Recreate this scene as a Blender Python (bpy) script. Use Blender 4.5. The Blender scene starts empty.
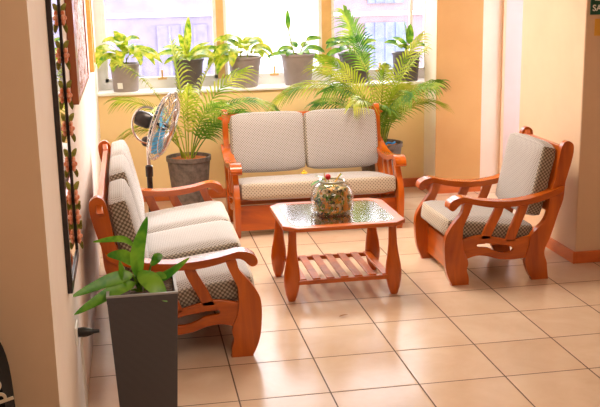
import bpy, bmesh, math, random
from mathutils import Vector, Matrix, noise
random.seed(7)
T = 0.45                      # one floor tile in metres: all layout below is in tiles
SC = bpy.context.scene
COL = SC.collection
PI = math.pi
R = math.radians

# ------------------------------------------------------------------ camera
cam_d = bpy.data.cameras.new('camera')
cam = bpy.data.objects.new('camera', cam_d)
COL.objects.link(cam)
CY, CP, CR = -0.1717, 0.2276, -0.0200
fw = Vector((-math.sin(CY)*math.cos(CP), math.cos(CY)*math.cos(CP), -math.sin(CP)))
rt = Vector((math.cos(CY), math.sin(CY), 0))
up = rt.cross(fw)
r2 = rt*math.cos(CR) + up*math.sin(CR)
u2 = -rt*math.sin(CR) + up*math.cos(CR)
m = Matrix((r2, u2, -fw)).transposed().to_4x4()
m.translation = Vector((-1.9498, -9.5317, 4.3686))*T
cam.matrix_world = m
cam_d.sensor_width = 36
cam_d.lens = 961.45*36/600
cam_d.clip_start = 0.05
SC.camera = cam

# ------------------------------------------------------------------ world, sun, added fill lamps, exposure
SC.view_settings.view_transform = 'Standard'
SC.view_settings.look = 'None'
SC.view_settings.gamma = 1
SC.view_settings.exposure = 0.1
SC.view_settings.use_curve_mapping = False
W = bpy.data.worlds.new('sky'); SC.world = W
W.use_nodes = True
bg = W.node_tree.nodes['Background']
bg.inputs[0].default_value = (0.93, 0.95, 1.0, 1)
bg.inputs[1].default_value = 6.3

def light(name, kind, loc, energy, color, size=None, rot=(0, 0, 0), size_y=None):
    l = bpy.data.lights.new(name, kind)
    l.energy = energy; l.color = color
    o = bpy.data.objects.new(name, l); COL.objects.link(o)
    o.location = Vector(loc)*T; o.rotation_euler = rot
    if size:
        l.size = size
        if size_y: l.shape = 'RECTANGLE'; l.size_y = size_y
    return o
sun = light('sun', 'SUN', (6, 20, 12), 6.5, (1, .95, .90))
sun.data.angle = R(18)
sd = Vector((-0.46, -0.83, -0.42))          # the way the sunlight travels
sun.rotation_euler = sd.to_track_quat('-Z', 'Y').to_euler()
light('ceiling_fill_light', 'AREA', (0.6, -4.5, 6.05), 34, (1, .86, .68), 1.6, (0, 0, 0), 1.6)  # added warm fill for the near walls, no known lamp there
light('ceiling_fill_light', 'AREA', (.3, 5.4, 6.05), 85, (1, .88, .72), 1.2, (0, 0, 0), 1.2)  # added warm fill for the back wall and the seats

# ------------------------------------------------------------------ materials
def lin(r, g, b):
    f = lambda c: (c/255/12.92) if c/255 <= .04045 else ((c/255+.055)/1.055)**2.4
    return (f(r), f(g), f(b), 1)
def new_mat(name):
    mt = bpy.data.materials.new(name); mt.use_nodes = True
    nt = mt.node_tree
    return mt, nt, nt.nodes['Principled BSDF'], nt.nodes, nt.links
def coords(nt, scale=(1, 1, 1), kind='Object'):
    tc = nt.nodes.new('ShaderNodeTexCoord'); mp = nt.nodes.new('ShaderNodeMapping')
    mp.inputs['Scale'].default_value = scale
    nt.links.new(tc.outputs[kind], mp.inputs['Vector'])
    return mp.outputs[0]
def ramp(nt, src, stops):
    r = nt.nodes.new('ShaderNodeValToRGB'); e = r.color_ramp.elements
    e[0].position, e[0].color = stops[0]; e[1].position, e[1].color = stops[-1]
    for p, c in stops[1:-1]:
        x = e.new(p); x.color = c
    nt.links.new(src, r.inputs[0])
    return r.outputs[0]
def noisy(nt, vec, scale, detail=4, rough=.6, dist=0):
    n = nt.nodes.new('ShaderNodeTexNoise')
    n.inputs['Scale'].default_value = scale; n.inputs['Detail'].default_value = detail
    n.inputs['Roughness'].default_value = rough; n.inputs['Distortion'].default_value = dist
    nt.links.new(vec, n.inputs['Vector'])
    return n.outputs['Fac']
def mathn(nt, op, a, b=None, c=None):
    n = nt.nodes.new('ShaderNodeMath'); n.operation = op
    for i, v in enumerate((a, b, c)):
        if v is None: continue
        if isinstance(v, (int, float)): n.inputs[i].default_value = v
        else: nt.links.new(v, n.inputs[i])
    return n.outputs[0]
def mixc(nt, fac, a, b):
    n = nt.nodes.new('ShaderNodeMix'); n.data_type = 'RGBA'
    for s, v in ((n.inputs[0], fac), (n.inputs[6], a), (n.inputs[7], b)):
        if hasattr(v, 'links'): nt.links.new(v, s)
        else: s.default_value = v
    return n.outputs[2]
def bump(nt, p, h, strength, dist=.002):
    b = nt.nodes.new('ShaderNodeBump'); b.inputs['Strength'].default_value = strength
    b.inputs['Distance'].default_value = dist
    nt.links.new(h, b.inputs['Height']); nt.links.new(b.outputs[0], p.inputs['Normal'])
def mat_plain(name, c1, c2=None, rough=.5, scale=12, metal=0, bmp=0, spec=.5):
    mt, nt, p, N, L = new_mat(name)
    c2 = c2 or c1
    f = noisy(nt, coords(nt), scale)
    L.new(ramp(nt, f, [(.35, c1), (.65, c2)]), p.inputs['Base Color'])
    p.inputs['Roughness'].default_value = rough; p.inputs['Metallic'].default_value = metal
    p.inputs['Specular IOR Level'].default_value = spec
    if bmp: bump(nt, p, f, bmp)
    return mt
def mat_wood(name, c1, c2, stretch, rough=.28):
    mt, nt, p, N, L = new_mat(name)
    f = noisy(nt, coords(nt, stretch), 9, 5, .6, .6)
    L.new(ramp(nt, f, [(.3, c1), (.7, c2)]), p.inputs['Base Color'])
    p.inputs['Roughness'].default_value = rough
    p.inputs['Coat Weight'].default_value = .35; p.inputs['Coat Roughness'].default_value = .15
    return mt
def mat_fabric(name, ground, dot, pitch, thr, dot2=None):
    mt, nt, p, N, L = new_mat(name)
    tc = N.new('ShaderNodeTexCoord'); sp = N.new('ShaderNodeSeparateXYZ')
    L.new(tc.outputs['UV'], sp.inputs[0])
    k = 2*PI/pitch
    a = mathn(nt, 'COSINE', mathn(nt, 'MULTIPLY', sp.outputs[0], k))
    b = mathn(nt, 'COSINE', mathn(nt, 'MULTIPLY', sp.outputs[1], k))
    s = mathn(nt, 'MULTIPLY', a, b)                     # diamonds
    s = mathn(nt, 'MULTIPLY_ADD', s, .5, .5)
    c = ramp(nt, s, [(thr-.12, ground), (thr+.12, dot)])
    f = noisy(nt, coords(nt), 14)
    c = mixc(nt, mathn(nt, 'MULTIPLY', f, .3), c, dot2 or ground)
    L.new(c, p.inputs['Base Color'])
    p.inputs['Roughness'].default_value = .9
    p.inputs['Sheen Weight'].default_value = .2
    bump(nt, p, s, .25)
    return mt
def mat_leaf(name, c1, c2, scale=14, c3=None, trans=.4, rough=.35, stretch=(1, 1, 1)):
    mt, nt, p, N, L = new_mat(name)
    f = noisy(nt, coords(nt, stretch), scale, 3, .6, .3)
    stops = [(.38, c1), (.62, c2)]
    if c3: stops = [(.34, c1), (.5, c2), (.66, c3)]
    c = ramp(nt, f, stops)
    L.new(c, p.inputs['Base Color']); p.inputs['Roughness'].default_value = rough
    tr = N.new('ShaderNodeBsdfTranslucent'); L.new(c, tr.inputs[0])
    mx = N.new('ShaderNodeMixShader'); mx.inputs[0].default_value = trans
    L.new(p.outputs[0], mx.inputs[1]); L.new(tr.outputs[0], mx.inputs[2])
    L.new(mx.outputs[0], N['Material Output'].inputs[0])
    return mt
def mat_glass(name, tint=(.97, .98, .98, 1), boost=1.0, rough=.02):
    mt, nt, p, N, L = new_mat(name)
    N.remove(p)
    tr = N.new('ShaderNodeBsdfTransparent'); tr.inputs[0].default_value = tint
    gl = N.new('ShaderNodeBsdfGlossy'); gl.inputs['Roughness'].default_value = rough
    lw = N.new('ShaderNodeLayerWeight'); lw.inputs[0].default_value = .5
    fac = mathn(nt, 'MINIMUM', mathn(nt, 'MULTIPLY', mathn(nt, 'MULTIPLY_ADD', mathn(nt, 'POWER', lw.outputs['Facing'], 4.0), .8, .05), boost), .9)
    mx = N.new('ShaderNodeMixShader'); L.new(fac, mx.inputs[0])
    L.new(tr.outputs[0], mx.inputs[1]); L.new(gl.outputs[0], mx.inputs[2])
    L.new(mx.outputs[0], N['Material Output'].inputs[0])
    return mt

M = {}
WD1, WD2 = lin(158, 66, 7), lin(210, 104, 18)
M['wood'] = mat_wood('cherry_wood', WD1, WD2, (1, 1, .18))
M['wood_along'] = mat_wood('cherry_wood_long', WD1, WD2, (.2, 1, 1))
M['wood_arm'] = mat_wood('cherry_wood_arm', WD1, WD2, (1, .2, 1), .22)
M['skirting'] = mat_wood('skirting_wood', lin(196, 90, 34), lin(220, 116, 52), (.3, .3, 1), .35)
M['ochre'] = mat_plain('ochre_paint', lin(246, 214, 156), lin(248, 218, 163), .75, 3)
M['ochre_shaded'] = mat_plain('ochre_pillar_shaded', lin(208, 162, 106), lin(212, 167, 112), .75, 3)  # darker copy of the ochre, shade on the pillar front put into the colour
M['cream'] = mat_plain('cream_paint', lin(228, 196, 164), lin(232, 201, 170), .7, 3)
M['white_wall'] = mat_plain('white_paint', lin(236, 222, 214), lin(240, 228, 220), .75, 3)
M['white'] = mat_plain('white_gloss', lin(240, 238, 234), lin(244, 242, 240), .4)
M['tan_frame'] = mat_plain('tan_window_frame', lin(222, 176, 112), lin(230, 186, 122), .45)
M['ceiling'] = mat_plain('ceiling_paint', lin(238, 226, 206), lin(240, 230, 212), .8, 3)
M['soil'] = mat_plain('soil', lin(48, 34, 26), lin(104, 80, 62), .95, 90, 0, .8)
M['bark_mulch'] = mat_plain('mulch', lin(150, 84, 36), lin(190, 112, 54), .95, 60, 0, .8)
M['black'] = mat_plain('black_plastic', lin(18, 17, 18), lin(26, 24, 25), .4)
M['black_cloth'] = mat_plain('black_nylon', lin(6, 6, 8), lin(14, 13, 16), .8, 40, 0, .3, .2)
M['lettering'] = mat_plain('cream_lettering', lin(226, 214, 196), lin(230, 220, 204), .6)
M['chrome'] = mat_plain('chrome', lin(190, 186, 182), lin(210, 206, 202), .18, 12, 1)
M['grey_pot'] = mat_plain('grey_pot', lin(138, 124, 120), lin(148, 134, 130), .5, 8)
M['dark_pot'] = mat_plain('dark_pot', lin(78, 68, 68), lin(88, 78, 76), .5, 8)
M['pot_stone'] = mat_plain('grey_stone_pot', lin(84, 74, 68), lin(116, 104, 96), .7, 26, 0, .3)
M['sticker'] = mat_plain('white_sticker', lin(235, 232, 228), None, .5)
M['green_sign'] = mat_plain('green_sign', lin(0, 74, 56), lin(0, 80, 62), .4)
M['sign_white'] = mat_plain('sign_white', lin(240, 244, 240), None, .4)
M['ochre_plate'] = mat_plain('ochre_plate', lin(228, 172, 66), lin(234, 180, 76), .5)
M['gold'] = mat_plain('gilt', lin(196, 140, 60), lin(214, 164, 84), .4, 30)
M['frame_brown'] = mat_wood('brown_frame', lin(140, 70, 30), lin(170, 92, 44), (1, 1, .2), .4)
M['frame_black'] = mat_plain('black_frame', lin(30, 24, 24), lin(52, 42, 42), .35, 20)
M['flower_orange'] = mat_plain('orange_flower', lin(220, 110, 62), lin(242, 180, 150), .6, 60)
M['flower_leaf'] = mat_plain('olive_leaf', lin(120, 120, 40), lin(170, 160, 60), .6, 60)
M['fan_blue'] = mat_plain('blue_blade', lin(96, 190, 226), lin(120, 206, 236), .3)
M['dark_metal'] = mat_plain('dark_metal', lin(50, 46, 46), lin(66, 60, 58), .35, 20, .6)
M['red'] = mat_plain('red_berry', lin(196, 16, 30), lin(214, 30, 40), .3)
M['yellow'] = mat_plain('yellow_bloom', lin(226, 178, 40), lin(240, 200, 70), .6, 40)
M['blue_tape'] = mat_plain('blue_ribbon', lin(30, 130, 200), lin(50, 150, 214), .5)
M['dry'] = mat_plain('dry_leaf', lin(150, 100, 50), lin(178, 128, 70), .7, 60)
M['orange_gourd'] = mat_plain('orange_pod', lin(214, 128, 30), lin(232, 160, 56), .5, 30)
M['glass'] = mat_glass('clear_glass', boost=1.4)
M['table_glass'] = mat_glass('table_glass', (.80, .82, .86, 1), 2.2, .12)
M['window_glass'] = mat_glass('window_glass', (.98, .98, 1, 1))
M['glass_rim'] = mat_plain('glass_rim', lin(150, 150, 132), lin(176, 174, 158), .15, 20)
# mirror
mt, nt, p, N, L = new_mat('mirror_glass')
p.inputs['Metallic'].default_value = 1; p.inputs['Roughness'].default_value = .02
L.new(ramp(nt, noisy(nt, coords(nt), 3), [(.3, (.86, .86, .88, 1)), (.7, (.9, .9, .92, 1))]), p.inputs['Base Color'])
M['mirror'] = mt
# fabric: light face and darker mesh sides
GR, DT = lin(206, 196, 186), lin(112, 102, 92)
M['fabric'] = mat_fabric('dotted_upholstery', lin(184, 178, 176), lin(92, 84, 80), .021, .66, lin(170, 163, 160))
M['fabric_side'] = mat_fabric('mesh_upholstery', lin(102, 90, 80), lin(192, 180, 162), .026, .55, lin(124, 110, 94))
M['fabric_cream'] = mat_fabric('cream_upholstery', lin(196, 182, 164), lin(104, 94, 84), .028, .72, lin(188, 174, 156))
# charcoal planter: fine horizontal lines
mt, nt, p, N, L = new_mat('charcoal_planter')
w = N.new('ShaderNodeTexWave'); w.bands_direction = 'Z'; w.inputs['Scale'].default_value = 60
L.new(coords(nt), w.inputs['Vector'])
L.new(ramp(nt, w.outputs['Fac'], [(.2, lin(62, 58, 62)), (.8, lin(80, 75, 79))]), p.inputs['Base Color'])
p.inputs['Roughness'].default_value = .55
bump(nt, p, w.outputs['Fac'], .3)
M['planter'] = mt
M['planter_rim_highlight'] = mat_plain('planter_rim_highlight', lin(150, 146, 146), lin(160, 156, 156), .4)  # pale tone paints a highlight along the planter's top edges
# floor tiles
mt, nt, p, N, L = new_mat('floor_tiles')
vec = coords(nt, (1/T, 1/T, 1/T))
sp = N.new('ShaderNodeSeparateXYZ'); L.new(vec, sp.inputs[0])
def edge(ch):
    f = mathn(nt, 'FRACT', mathn(nt, 'ADD', ch, 100.0))
    return mathn(nt, 'SUBTRACT', .5, mathn(nt, 'ABSOLUTE', mathn(nt, 'SUBTRACT', f, .5)))
ed = mathn(nt, 'MINIMUM', edge(sp.outputs[0]), edge(sp.outputs[1]))
grout = mathn(nt, 'LESS_THAN', ed, .0085)
fl = N.new('ShaderNodeVectorMath'); fl.operation = 'FLOOR'; L.new(vec, fl.inputs[0])
wn = N.new('ShaderNodeTexWhiteNoise'); L.new(fl.outputs[0], wn.inputs['Vector'])
cl = noisy(nt, vec, 1.6, 5, .6, .4)
v = mathn(nt, 'MULTIPLY_ADD', wn.outputs['Value'], .25, mathn(nt, 'MULTIPLY', cl, .75))
tc_ = ramp(nt, v, [(.25, lin(210, 180, 154)), (.5, lin(219, 192, 168)), (.75, lin(228, 205, 183))])
L.new(mixc(nt, grout, tc_, lin(92, 66, 50)), p.inputs['Base Color'])
L.new(mathn(nt, 'MULTIPLY_ADD', grout, .5, .20), p.inputs['Roughness'])
bump(nt, p, mathn(nt, 'MINIMUM', mathn(nt, 'MULTIPLY', ed, 40), 1.0), .25, .002)
M['floor'] = mt
# leaves
M['leaf_dark'] = mat_leaf('deep_green_leaf', lin(52, 128, 24), lin(138, 192, 56), 7, None, .35, .3)
M['leaf_variegated'] = mat_leaf('variegated_leaf', lin(70, 128, 16), lin(160, 180, 34), 18, lin(222, 212, 84), .28)
M['leaf_green'] = mat_leaf('mid_green_leaf', lin(44, 108, 18), lin(112, 158, 34), 14, lin(176, 190, 60), .28)
M['palm'] = mat_leaf('palm_leaf', lin(96, 132, 24), lin(160, 176, 44), 6, lin(204, 200, 84), .36, .55)
M['palm_green'] = mat_leaf('green_palm_leaf', lin(48, 104, 22), lin(106, 150, 40), 6, lin(168, 184, 70), .34, .55)
M['stem'] = mat_plain('green_stem', lin(120, 140, 46), lin(160, 164, 70), .5, 20)
# potpourri
mt, nt, p, N, L = new_mat('dried_flowers')
vr = N.new('ShaderNodeTexVoronoi'); vr.inputs['Scale'].default_value = 62; L.new(coords(nt), vr.inputs['Vector'])
s3 = N.new('ShaderNodeSeparateColor'); L.new(vr.outputs['Color'], s3.inputs[0])
c = ramp(nt, s3.outputs[0], [(.0, lin(40, 36, 24)), (.2, lin(110, 140, 30)), (.4, lin(170, 140, 80)), (.6, lin(226, 150, 40)), (.75, lin(220, 200, 160)), (.9, lin(40, 100, 30)), (1, lin(196, 50, 24))])
for n_ in N:
    if n_.type == 'VALTORGB': n_.color_ramp.interpolation = 'CONSTANT'
L.new(c, p.inputs['Base Color']); p.inputs['Roughness'].default_value = .8
M['potpourri'] = mt
# floral panel
mt, nt, p, N, L = new_mat('floral_panel')
a = noisy(nt, coords(nt, (1, 1.0, 1.6)), 11, 6, .7, 1.2)
L.new(ramp(nt, a, [(.44, lin(232, 218, 230)), (.52, lin(222, 204, 216)), (.54, lin(120, 40, 40)), (.60, lin(196, 110, 50)), (.66, lin(60, 34, 44))]), p.inputs['Base Color'])
p.inputs['Roughness'].default_value = .6
M['floral'] = mt
# the street
M['facade'] = mat_plain('facade_lavender', lin(122, 115, 133), lin(140, 131, 148), .8, 3)
M['facade_pink'] = mat_plain('facade_pink', lin(134, 114, 120), lin(146, 126, 130), .8, 3)
M['facade_white'] = mat_plain('facade_white', lin(246, 246, 246), lin(250, 250, 250), .8, 3)
M['facade_window'] = mat_plain('facade_window', lin(96, 104, 136), lin(120, 128, 160), .3, 6)
M['lavender_window'] = mat_plain('lavender_window', lin(112, 106, 136), lin(134, 128, 156), .4, 6)
M['asphalt'] = mat_plain('asphalt', lin(150, 144, 148), lin(166, 160, 164), .9, 6)
M['door_paint'] = mat_plain('door_paint', lin(206, 192, 196), lin(212, 198, 202), .5, 3)
M['pillar_lit_side'] = mat_plain('pillar_lit_side', lin(246, 232, 212), lin(248, 236, 218), .7, 3)  # window light on the pillar's left face, put into its colour
M['white_cord'] = mat_plain('white_cord', lin(226, 216, 206), None, .5)

# ------------------------------------------------------------------ mesh helpers (tile units in, metres out)
def obj(name, bm, mt, parent=None, smooth=True, bevel=0, seg=2, angle=40):
    bmesh.ops.scale(bm, vec=(T, T, T), verts=bm.verts)
    bmesh.ops.recalc_face_normals(bm, faces=bm.faces)
    me = bpy.data.meshes.new(name); bm.to_mesh(me); bm.free()
    for x in (mt if isinstance(mt, (list, tuple)) else [mt]): me.materials.append(x)
    o = bpy.data.objects.new(name, me); COL.objects.link(o)
    if smooth:
        for f in me.polygons: f.use_smooth = True
        if hasattr(me, 'set_sharp_from_angle'): me.set_sharp_from_angle(angle=R(angle))
    if bevel:
        b = o.modifiers.new('bevel', 'BEVEL'); b.width = bevel*T; b.segments = seg
        b.limit_method = 'ANGLE'; b.angle_limit = R(38)
    if parent: o.parent = parent
    return o
def thing(name, label, cat, loc=(0, 0, 0), rz=0, group=None):
    o = bpy.data.objects.new(name, None); COL.objects.link(o)
    o.empty_display_size = .1
    o.location = Vector(loc)*T; o.rotation_euler = (0, 0, rz)
    o['label'] = label; o['category'] = cat
    if group: o['group'] = group
    return o
def tag(o, label, cat, group=None, kind=None):
    o['label'] = label; o['category'] = cat
    if group: o['group'] = group
    if kind: o['kind'] = kind
    return o
def struct(name, bm, mt, label, cat, parent=None, bevel=0):
    o = obj(name, bm, mt, parent, smooth=False, bevel=bevel)
    if not parent:
        o['kind'] = 'structure'; o['label'] = label; o['category'] = cat
    return o
def text_mesh(body, size, mt, parent, ext):
    cu = bpy.data.curves.new('lettering', 'FONT'); cu.body = body; cu.size = size*T; cu.extrude = ext*T; cu.offset = .0012; cu.space_character = 1.05
    tmp = bpy.data.objects.new('lettering_draft', cu); COL.objects.link(tmp)
    dg = bpy.context.evaluated_depsgraph_get(); me = bpy.data.meshes.new_from_object(tmp.evaluated_get(dg))
    bpy.data.objects.remove(tmp)
    me.materials.clear(); me.materials.append(mt)
    o = bpy.data.objects.new('lettering', me); COL.objects.link(o); o.parent = parent
    return o
def paint(o, mt, nrm):
    o.data.materials.append(mt)
    for f in o.data.polygons:
        if f.normal.dot(Vector(nrm)) > .9: f.material_index = len(o.data.materials)-1
def B(): return bmesh.new()
def box(bm, x0, x1, y0, y1, z0, z1):
    mtx = Matrix.Translation(((x0+x1)/2, (y0+y1)/2, (z0+z1)/2)) @ Matrix.Diagonal((x1-x0, y1-y0, z1-z0, 1))
    return bmesh.ops.create_cube(bm, size=1, matrix=mtx)['verts']
def frustum(bm, b, t, z0, z1):
    vs = [bm.verts.new(p) for p in ((b[0], b[2], z0), (b[1], b[2], z0), (b[1], b[3], z0), (b[0], b[3], z0),
                                    (t[0], t[2], z1), (t[1], t[2], z1), (t[1], t[3], z1), (t[0], t[3], z1))]
    for f in ((0, 1, 2, 3), (4, 5, 6, 7), (0, 1, 5, 4), (1, 2, 6, 5), (2, 3, 7, 6), (3, 0, 4, 7)):
        bm.faces.new([vs[i] for i in f])
def catmull(pts, n=4, closed=True):
    P = [Vector(p) for p in pts]; L_ = len(P); out = []
    for i in range(L_ if closed else L_-1):
        if closed: a, b, c, d = P[(i-1) % L_], P[i], P[(i+1) % L_], P[(i+2) % L_]
        else: a, b, c, d = P[max(i-1, 0)], P[i], P[i+1], P[min(i+2, L_-1)]
        for k in range(n):
            t = k/n
            out.append(.5*((2*b)+(c-a)*t+(2*a-5*b+4*c-d)*t*t+(3*b-a-3*c+d)*t**3))
    if not closed: out.append(P[-1])
    return out
def slab(bm, outline, x0, x1, holes=()):
    """an outline in the (y, z) plane, filled and extruded from x0 to x1"""
    edges = []
    for lp in (outline,)+tuple(holes):
        vs = [bm.verts.new((x0, p[0], p[1])) for p in lp]
        edges += [bm.edges.new((vs[i], vs[(i+1) % len(vs)])) for i in range(len(vs))]
    g = bmesh.ops.triangle_fill(bm, edges=edges, use_beauty=True)
    fs = [f for f in g['geom'] if isinstance(f, bmesh.types.BMFace)]
    e = bmesh.ops.extrude_face_region(bm, geom=fs)
    vs = [v_ for v_ in e['geom'] if isinstance(v_, bmesh.types.BMVert)]
    bmesh.ops.translate(bm, vec=(x1-x0, 0, 0), verts=vs)
def frame_at(d):
    d = d.normalized()
    a = Vector((0, 0, 1)) if abs(d.z) < .95 else Vector((1, 0, 0))
    s = d.cross(a).normalized()
    return s, s.cross(d).normalized()
def tube(bm, pts, rad, seg=8, closed=False, caps=True):
    P = [Vector(p) for p in pts]; n = len(P); rings = []
    for i, p_ in enumerate(P):
        d = (P[(i+1) % n]-P[i-1]) if closed else (P[min(i+1, n-1)]-P[max(i-1, 0)])
        s, u = frame_at(d)
        if rings and s.dot(ps) < 0: s, u = -s, -u
        ps = s
        r = rad[i] if isinstance(rad, (list, tuple)) else rad
        rings.append([bm.verts.new(p_+(s*math.cos(2*PI*k/seg)+u*math.sin(2*PI*k/seg))*r) for k in range(seg)])
    for i in range(n if closed else n-1):
        a, b = rings[i], rings[(i+1) % n]
        for k in range(seg): bm.faces.new((a[k], a[(k+1) % seg], b[(k+1) % seg], b[k]))
    if caps and not closed:
        bm.faces.new(rings[0]); bm.faces.new(rings[-1])
def tubed(pts, rad, seg=6):
    bm = B(); tube(bm, pts, rad, seg); return bm
def lathe(bm, prof, seg=32, c=(0, 0), sx=1, sy=1, caps=True):
    rings = [[bm.verts.new((c[0]+r*sx*math.cos(2*PI*k/seg), c[1]+r*sy*math.sin(2*PI*k/seg), z)) for k in range(seg)] for r, z in prof]
    for a, b in zip(rings, rings[1:]):
        for k in range(seg): bm.faces.new((a[k], a[(k+1) % seg], b[(k+1) % seg], b[k]))
    if caps:
        bm.faces.new(rings[0]); bm.faces.new(rings[-1])
def ball(bm, c, r, sx=1, sy=1, sz=1, u=10, v=7):
    mtx = Matrix.Translation(c) @ Matrix.Diagonal((sx, sy, sz, 1))
    return bmesh.ops.create_uvsphere(bm, u_segments=u, v_segments=v, radius=r, matrix=mtx)['verts']
def leaf(bm, base, az, elev, length, width, droop=60, fold=.25, n=9, tipness=.8, roll=0, widest=.4):
    """a blade with a folded midrib, bending down by droop degrees from its base to its tip"""
    az, e = R(az), R(elev); p_ = Vector(base); st = length/n; rows = []
    side0 = Vector((-math.sin(az), math.cos(az), 0))
    for i in range(n+1):
        t = i/n; a = e-R(droop)*t
        d = Vector((math.cos(az)*math.cos(a), math.sin(az)*math.cos(a), math.sin(a)))
        up_ = side0.cross(d)*-1
        s = (Matrix.Rotation(R(roll), 3, d) @ side0); nn = (Matrix.Rotation(R(roll), 3, d) @ up_)
        q = t**(math.log(.5)/math.log(widest)) if 0 < t < 1 else t
        w_ = width*.5*max(0, math.sin(PI*q))**(.8*tipness)+.002
        rows.append((p_+s*w_+nn*w_*fold, p_.copy(), p_-s*w_+nn*w_*fold))
        p_ = p_+d*st
    vr_ = [[bm.verts.new(x) for x in r_] for r_ in rows]
    for a, b in zip(vr_, vr_[1:]):
        bm.faces.new((a[0], a[1], b[1], b[0])); bm.faces.new((a[1], a[2], b[2], b[1]))
    return rows[-1][1]
def spray(bm, base, az, elev, length, droop, n=16, wide=.5, leafw=.045, start=.30, rad=.014, roll=None):
    """a palm frond: a bending rachis with two rows of narrow leaflets"""
    azr = R(az); e = R(elev); p_ = Vector(base); N_ = 22; st = length/N_; path = [p_.copy()]; dirs = []
    for i in range(N_):
        a = e-R(droop)*(i/N_)**1.3
        d = Vector((math.cos(azr)*math.cos(a), math.sin(azr)*math.cos(a), math.sin(a)))
        p_ = p_+d*st; path.append(p_.copy()); dirs.append(d)
    dirs.append(d)
    tube(bm, path, [rad*(1-.75*i/N_) for i in range(N_+1)], 5)
    side_ = Vector((-math.sin(azr), math.cos(azr), 0))
    if roll is None: roll = random.choice((-1, 1))*random.uniform(20, 60)
    for i in range(n):
        t = start+(1-start)*i/(n-1)
        x = t*N_; k = min(int(x), N_-1); q = path[k].lerp(path[k+1], x-k); d = dirs[k]
        side = Matrix.Rotation(R(roll), 3, d) @ side_
        u_ = side.cross(d)
        if d.cross(side_).z*d.cross(side_).dot(u_) < 0: u_ = -u_
        s_ = i/(n-1)
        ll = wide*(.55+.9*math.sin(PI*min(1, .18+.72*s_)))*.86*random.uniform(.8, 1.12)
        fwd = R(38+34*s_)
        for sg in (-1, 1):
            dd = (d*math.sin(fwd)+side*sg*math.cos(fwd)+u_*.28).normalized()
            a0 = q; prev = None
            wv = dd.cross(u_).normalized()
            for j in range(5):
                tt = j/4
                pt = q+dd*ll*tt+Vector((0, 0, -1))*ll*.60*tt*tt
                ww = leafw*.5*(1-tt)**.7*(.5+min(1, tt*3)*.5)+.001
                cur = (bm.verts.new(pt+wv*ww), bm.verts.new(pt-wv*ww))
                if prev: bm.faces.new((prev[0], prev[1], cur[1], cur[0]))
                prev = cur
def cushion(w, d, h, r=.06, puff=.03, n=8, front=False):
    """a rounded, slightly puffed box centred on its base, with box-projected UVs (metres); slot 0 top/front, 1 sides"""
    bm = B(); bmesh.ops.create_cube(bm, size=1)
    bmesh.ops.subdivide_edges(bm, edges=bm.edges, cuts=n, use_grid_fill=True)
    uv = bm.loops.layers.uv.new('UVMap')
    for f in bm.faces:
        nn = f.normal; ax = max(range(3), key=lambda i: abs(nn[i]))
        for l in f.loops:
            c_ = l.vert.co
            X, Y, Z = c_.x*w*T, c_.y*d*T, c_.z*h*T
            l[uv].uv = ((Y, Z), (X, Z), (X, Y))[ax]
        f.material_index = 1 if ax == 0 else (2 if front and ax == 1 and nn.y < 0 else 0)
    hw, hd, hh = w/2, d/2, h/2
    for v_ in bm.verts:
        g = v_.co*2
        # push the grid lines toward the rounded borders
        p0 = Vector((g.x*hw, g.y*hd, g.z*hh))
        q = Vector((max(-hw+r, min(hw-r, p0.x)), max(-hd+r, min(hd-r, p0.y)), max(-hh+r, min(hh-r, p0.z))))
        df = p0-q
        if df.length > 1e-6: p0 = q+df.normalized()*min(df.length, r)
        k = [1-abs(g.x)**4, 1-abs(g.y)**4, 1-abs(g.z)**4]
        p0.z += (1 if g.z > 0 else -1)*abs(g.z)*puff*k[0]*k[1]
        p0.y += (1 if g.y > 0 else -1)*abs(g.y)*puff*.5*k[0]*k[2]
        p0.x += (1 if g.x > 0 else -1)*abs(g.x)*puff*.5*k[1]*k[2]
        p0.z += .006*noise.noise(p0*3.1+Vector((w, d, h)))
        v_.co = p0
    return bm

# ------------------------------------------------------------------ the setting
ZC = 6.2
bm = B(); box(bm, -4.4, 8.2, -13, 11.2, -.3, 0); fl_o = struct('floor', bm, M['floor'], 'beige square tiled floor with dark grout', 'floor')
bm = B(); box(bm, -4.4, 8.2, -13, 11.2, ZC, ZC+.3); struct('ceiling', bm, M['ceiling'], 'plain cream ceiling above the seating area', 'ceiling')
bm = B(); box(bm, -4.4, -2.6, -2.75, 11.2, 0, ZC); o = struct('wall_left', bm, M['white_wall'], 'whitish left wall with the mirror and the pictures', 'wall'); paint(o, M['cream'], (0, -1, 0))
bm = B(); box(bm, -4.4, -4.2, -13, -2.75, 0, ZC); struct('wall_near_left', bm, M['cream'], 'cream side wall on the near left', 'wall')
bm = B(); box(bm, -4.4, 8.2, -13.2, -13, 0, ZC); struct('wall_behind', bm, M['cream'], 'cream wall closing the room behind the viewer', 'wall')
# back wall: parapet, lintel, right piece
bm = B(); box(bm, -2.6, 4.6, 10.05, 11.1, 0, 2.2); struct('wall_back', bm, M['ochre'], 'ochre wall below the window ledge', 'wall')
bm = B(); box(bm, -2.6, 4.6, 10.7, 11.1, 5.7, ZC); struct('wall_back_lintel', bm, M['ochre'], 'ochre wall strip above the window', 'wall')
bm = B(); box(bm, 4.6, 8.2, 10.05, 11.1, 0, ZC); struct('wall_back_right', bm, M['white_wall'], 'white wall in the recess right of the ochre pillar', 'wall')
bm = B(); box(bm, 4.157, 5.145, 9.25, 10.05, 0, ZC); o = struct('wall_pillar', bm, M['ochre_shaded'], 'ochre pillar beside the window, its window-lit side coloured paler', 'wall', bevel=.02); paint(o, M['pillar_lit_side'], (-1, 0, 0))
bm = B(); box(bm, 4.7, 8.2, 3.9, 6.25, 0, ZC); struct('wall_right', bm, M['cream'], 'peach wall block behind the single armchair', 'wall', bevel=.02)
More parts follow.
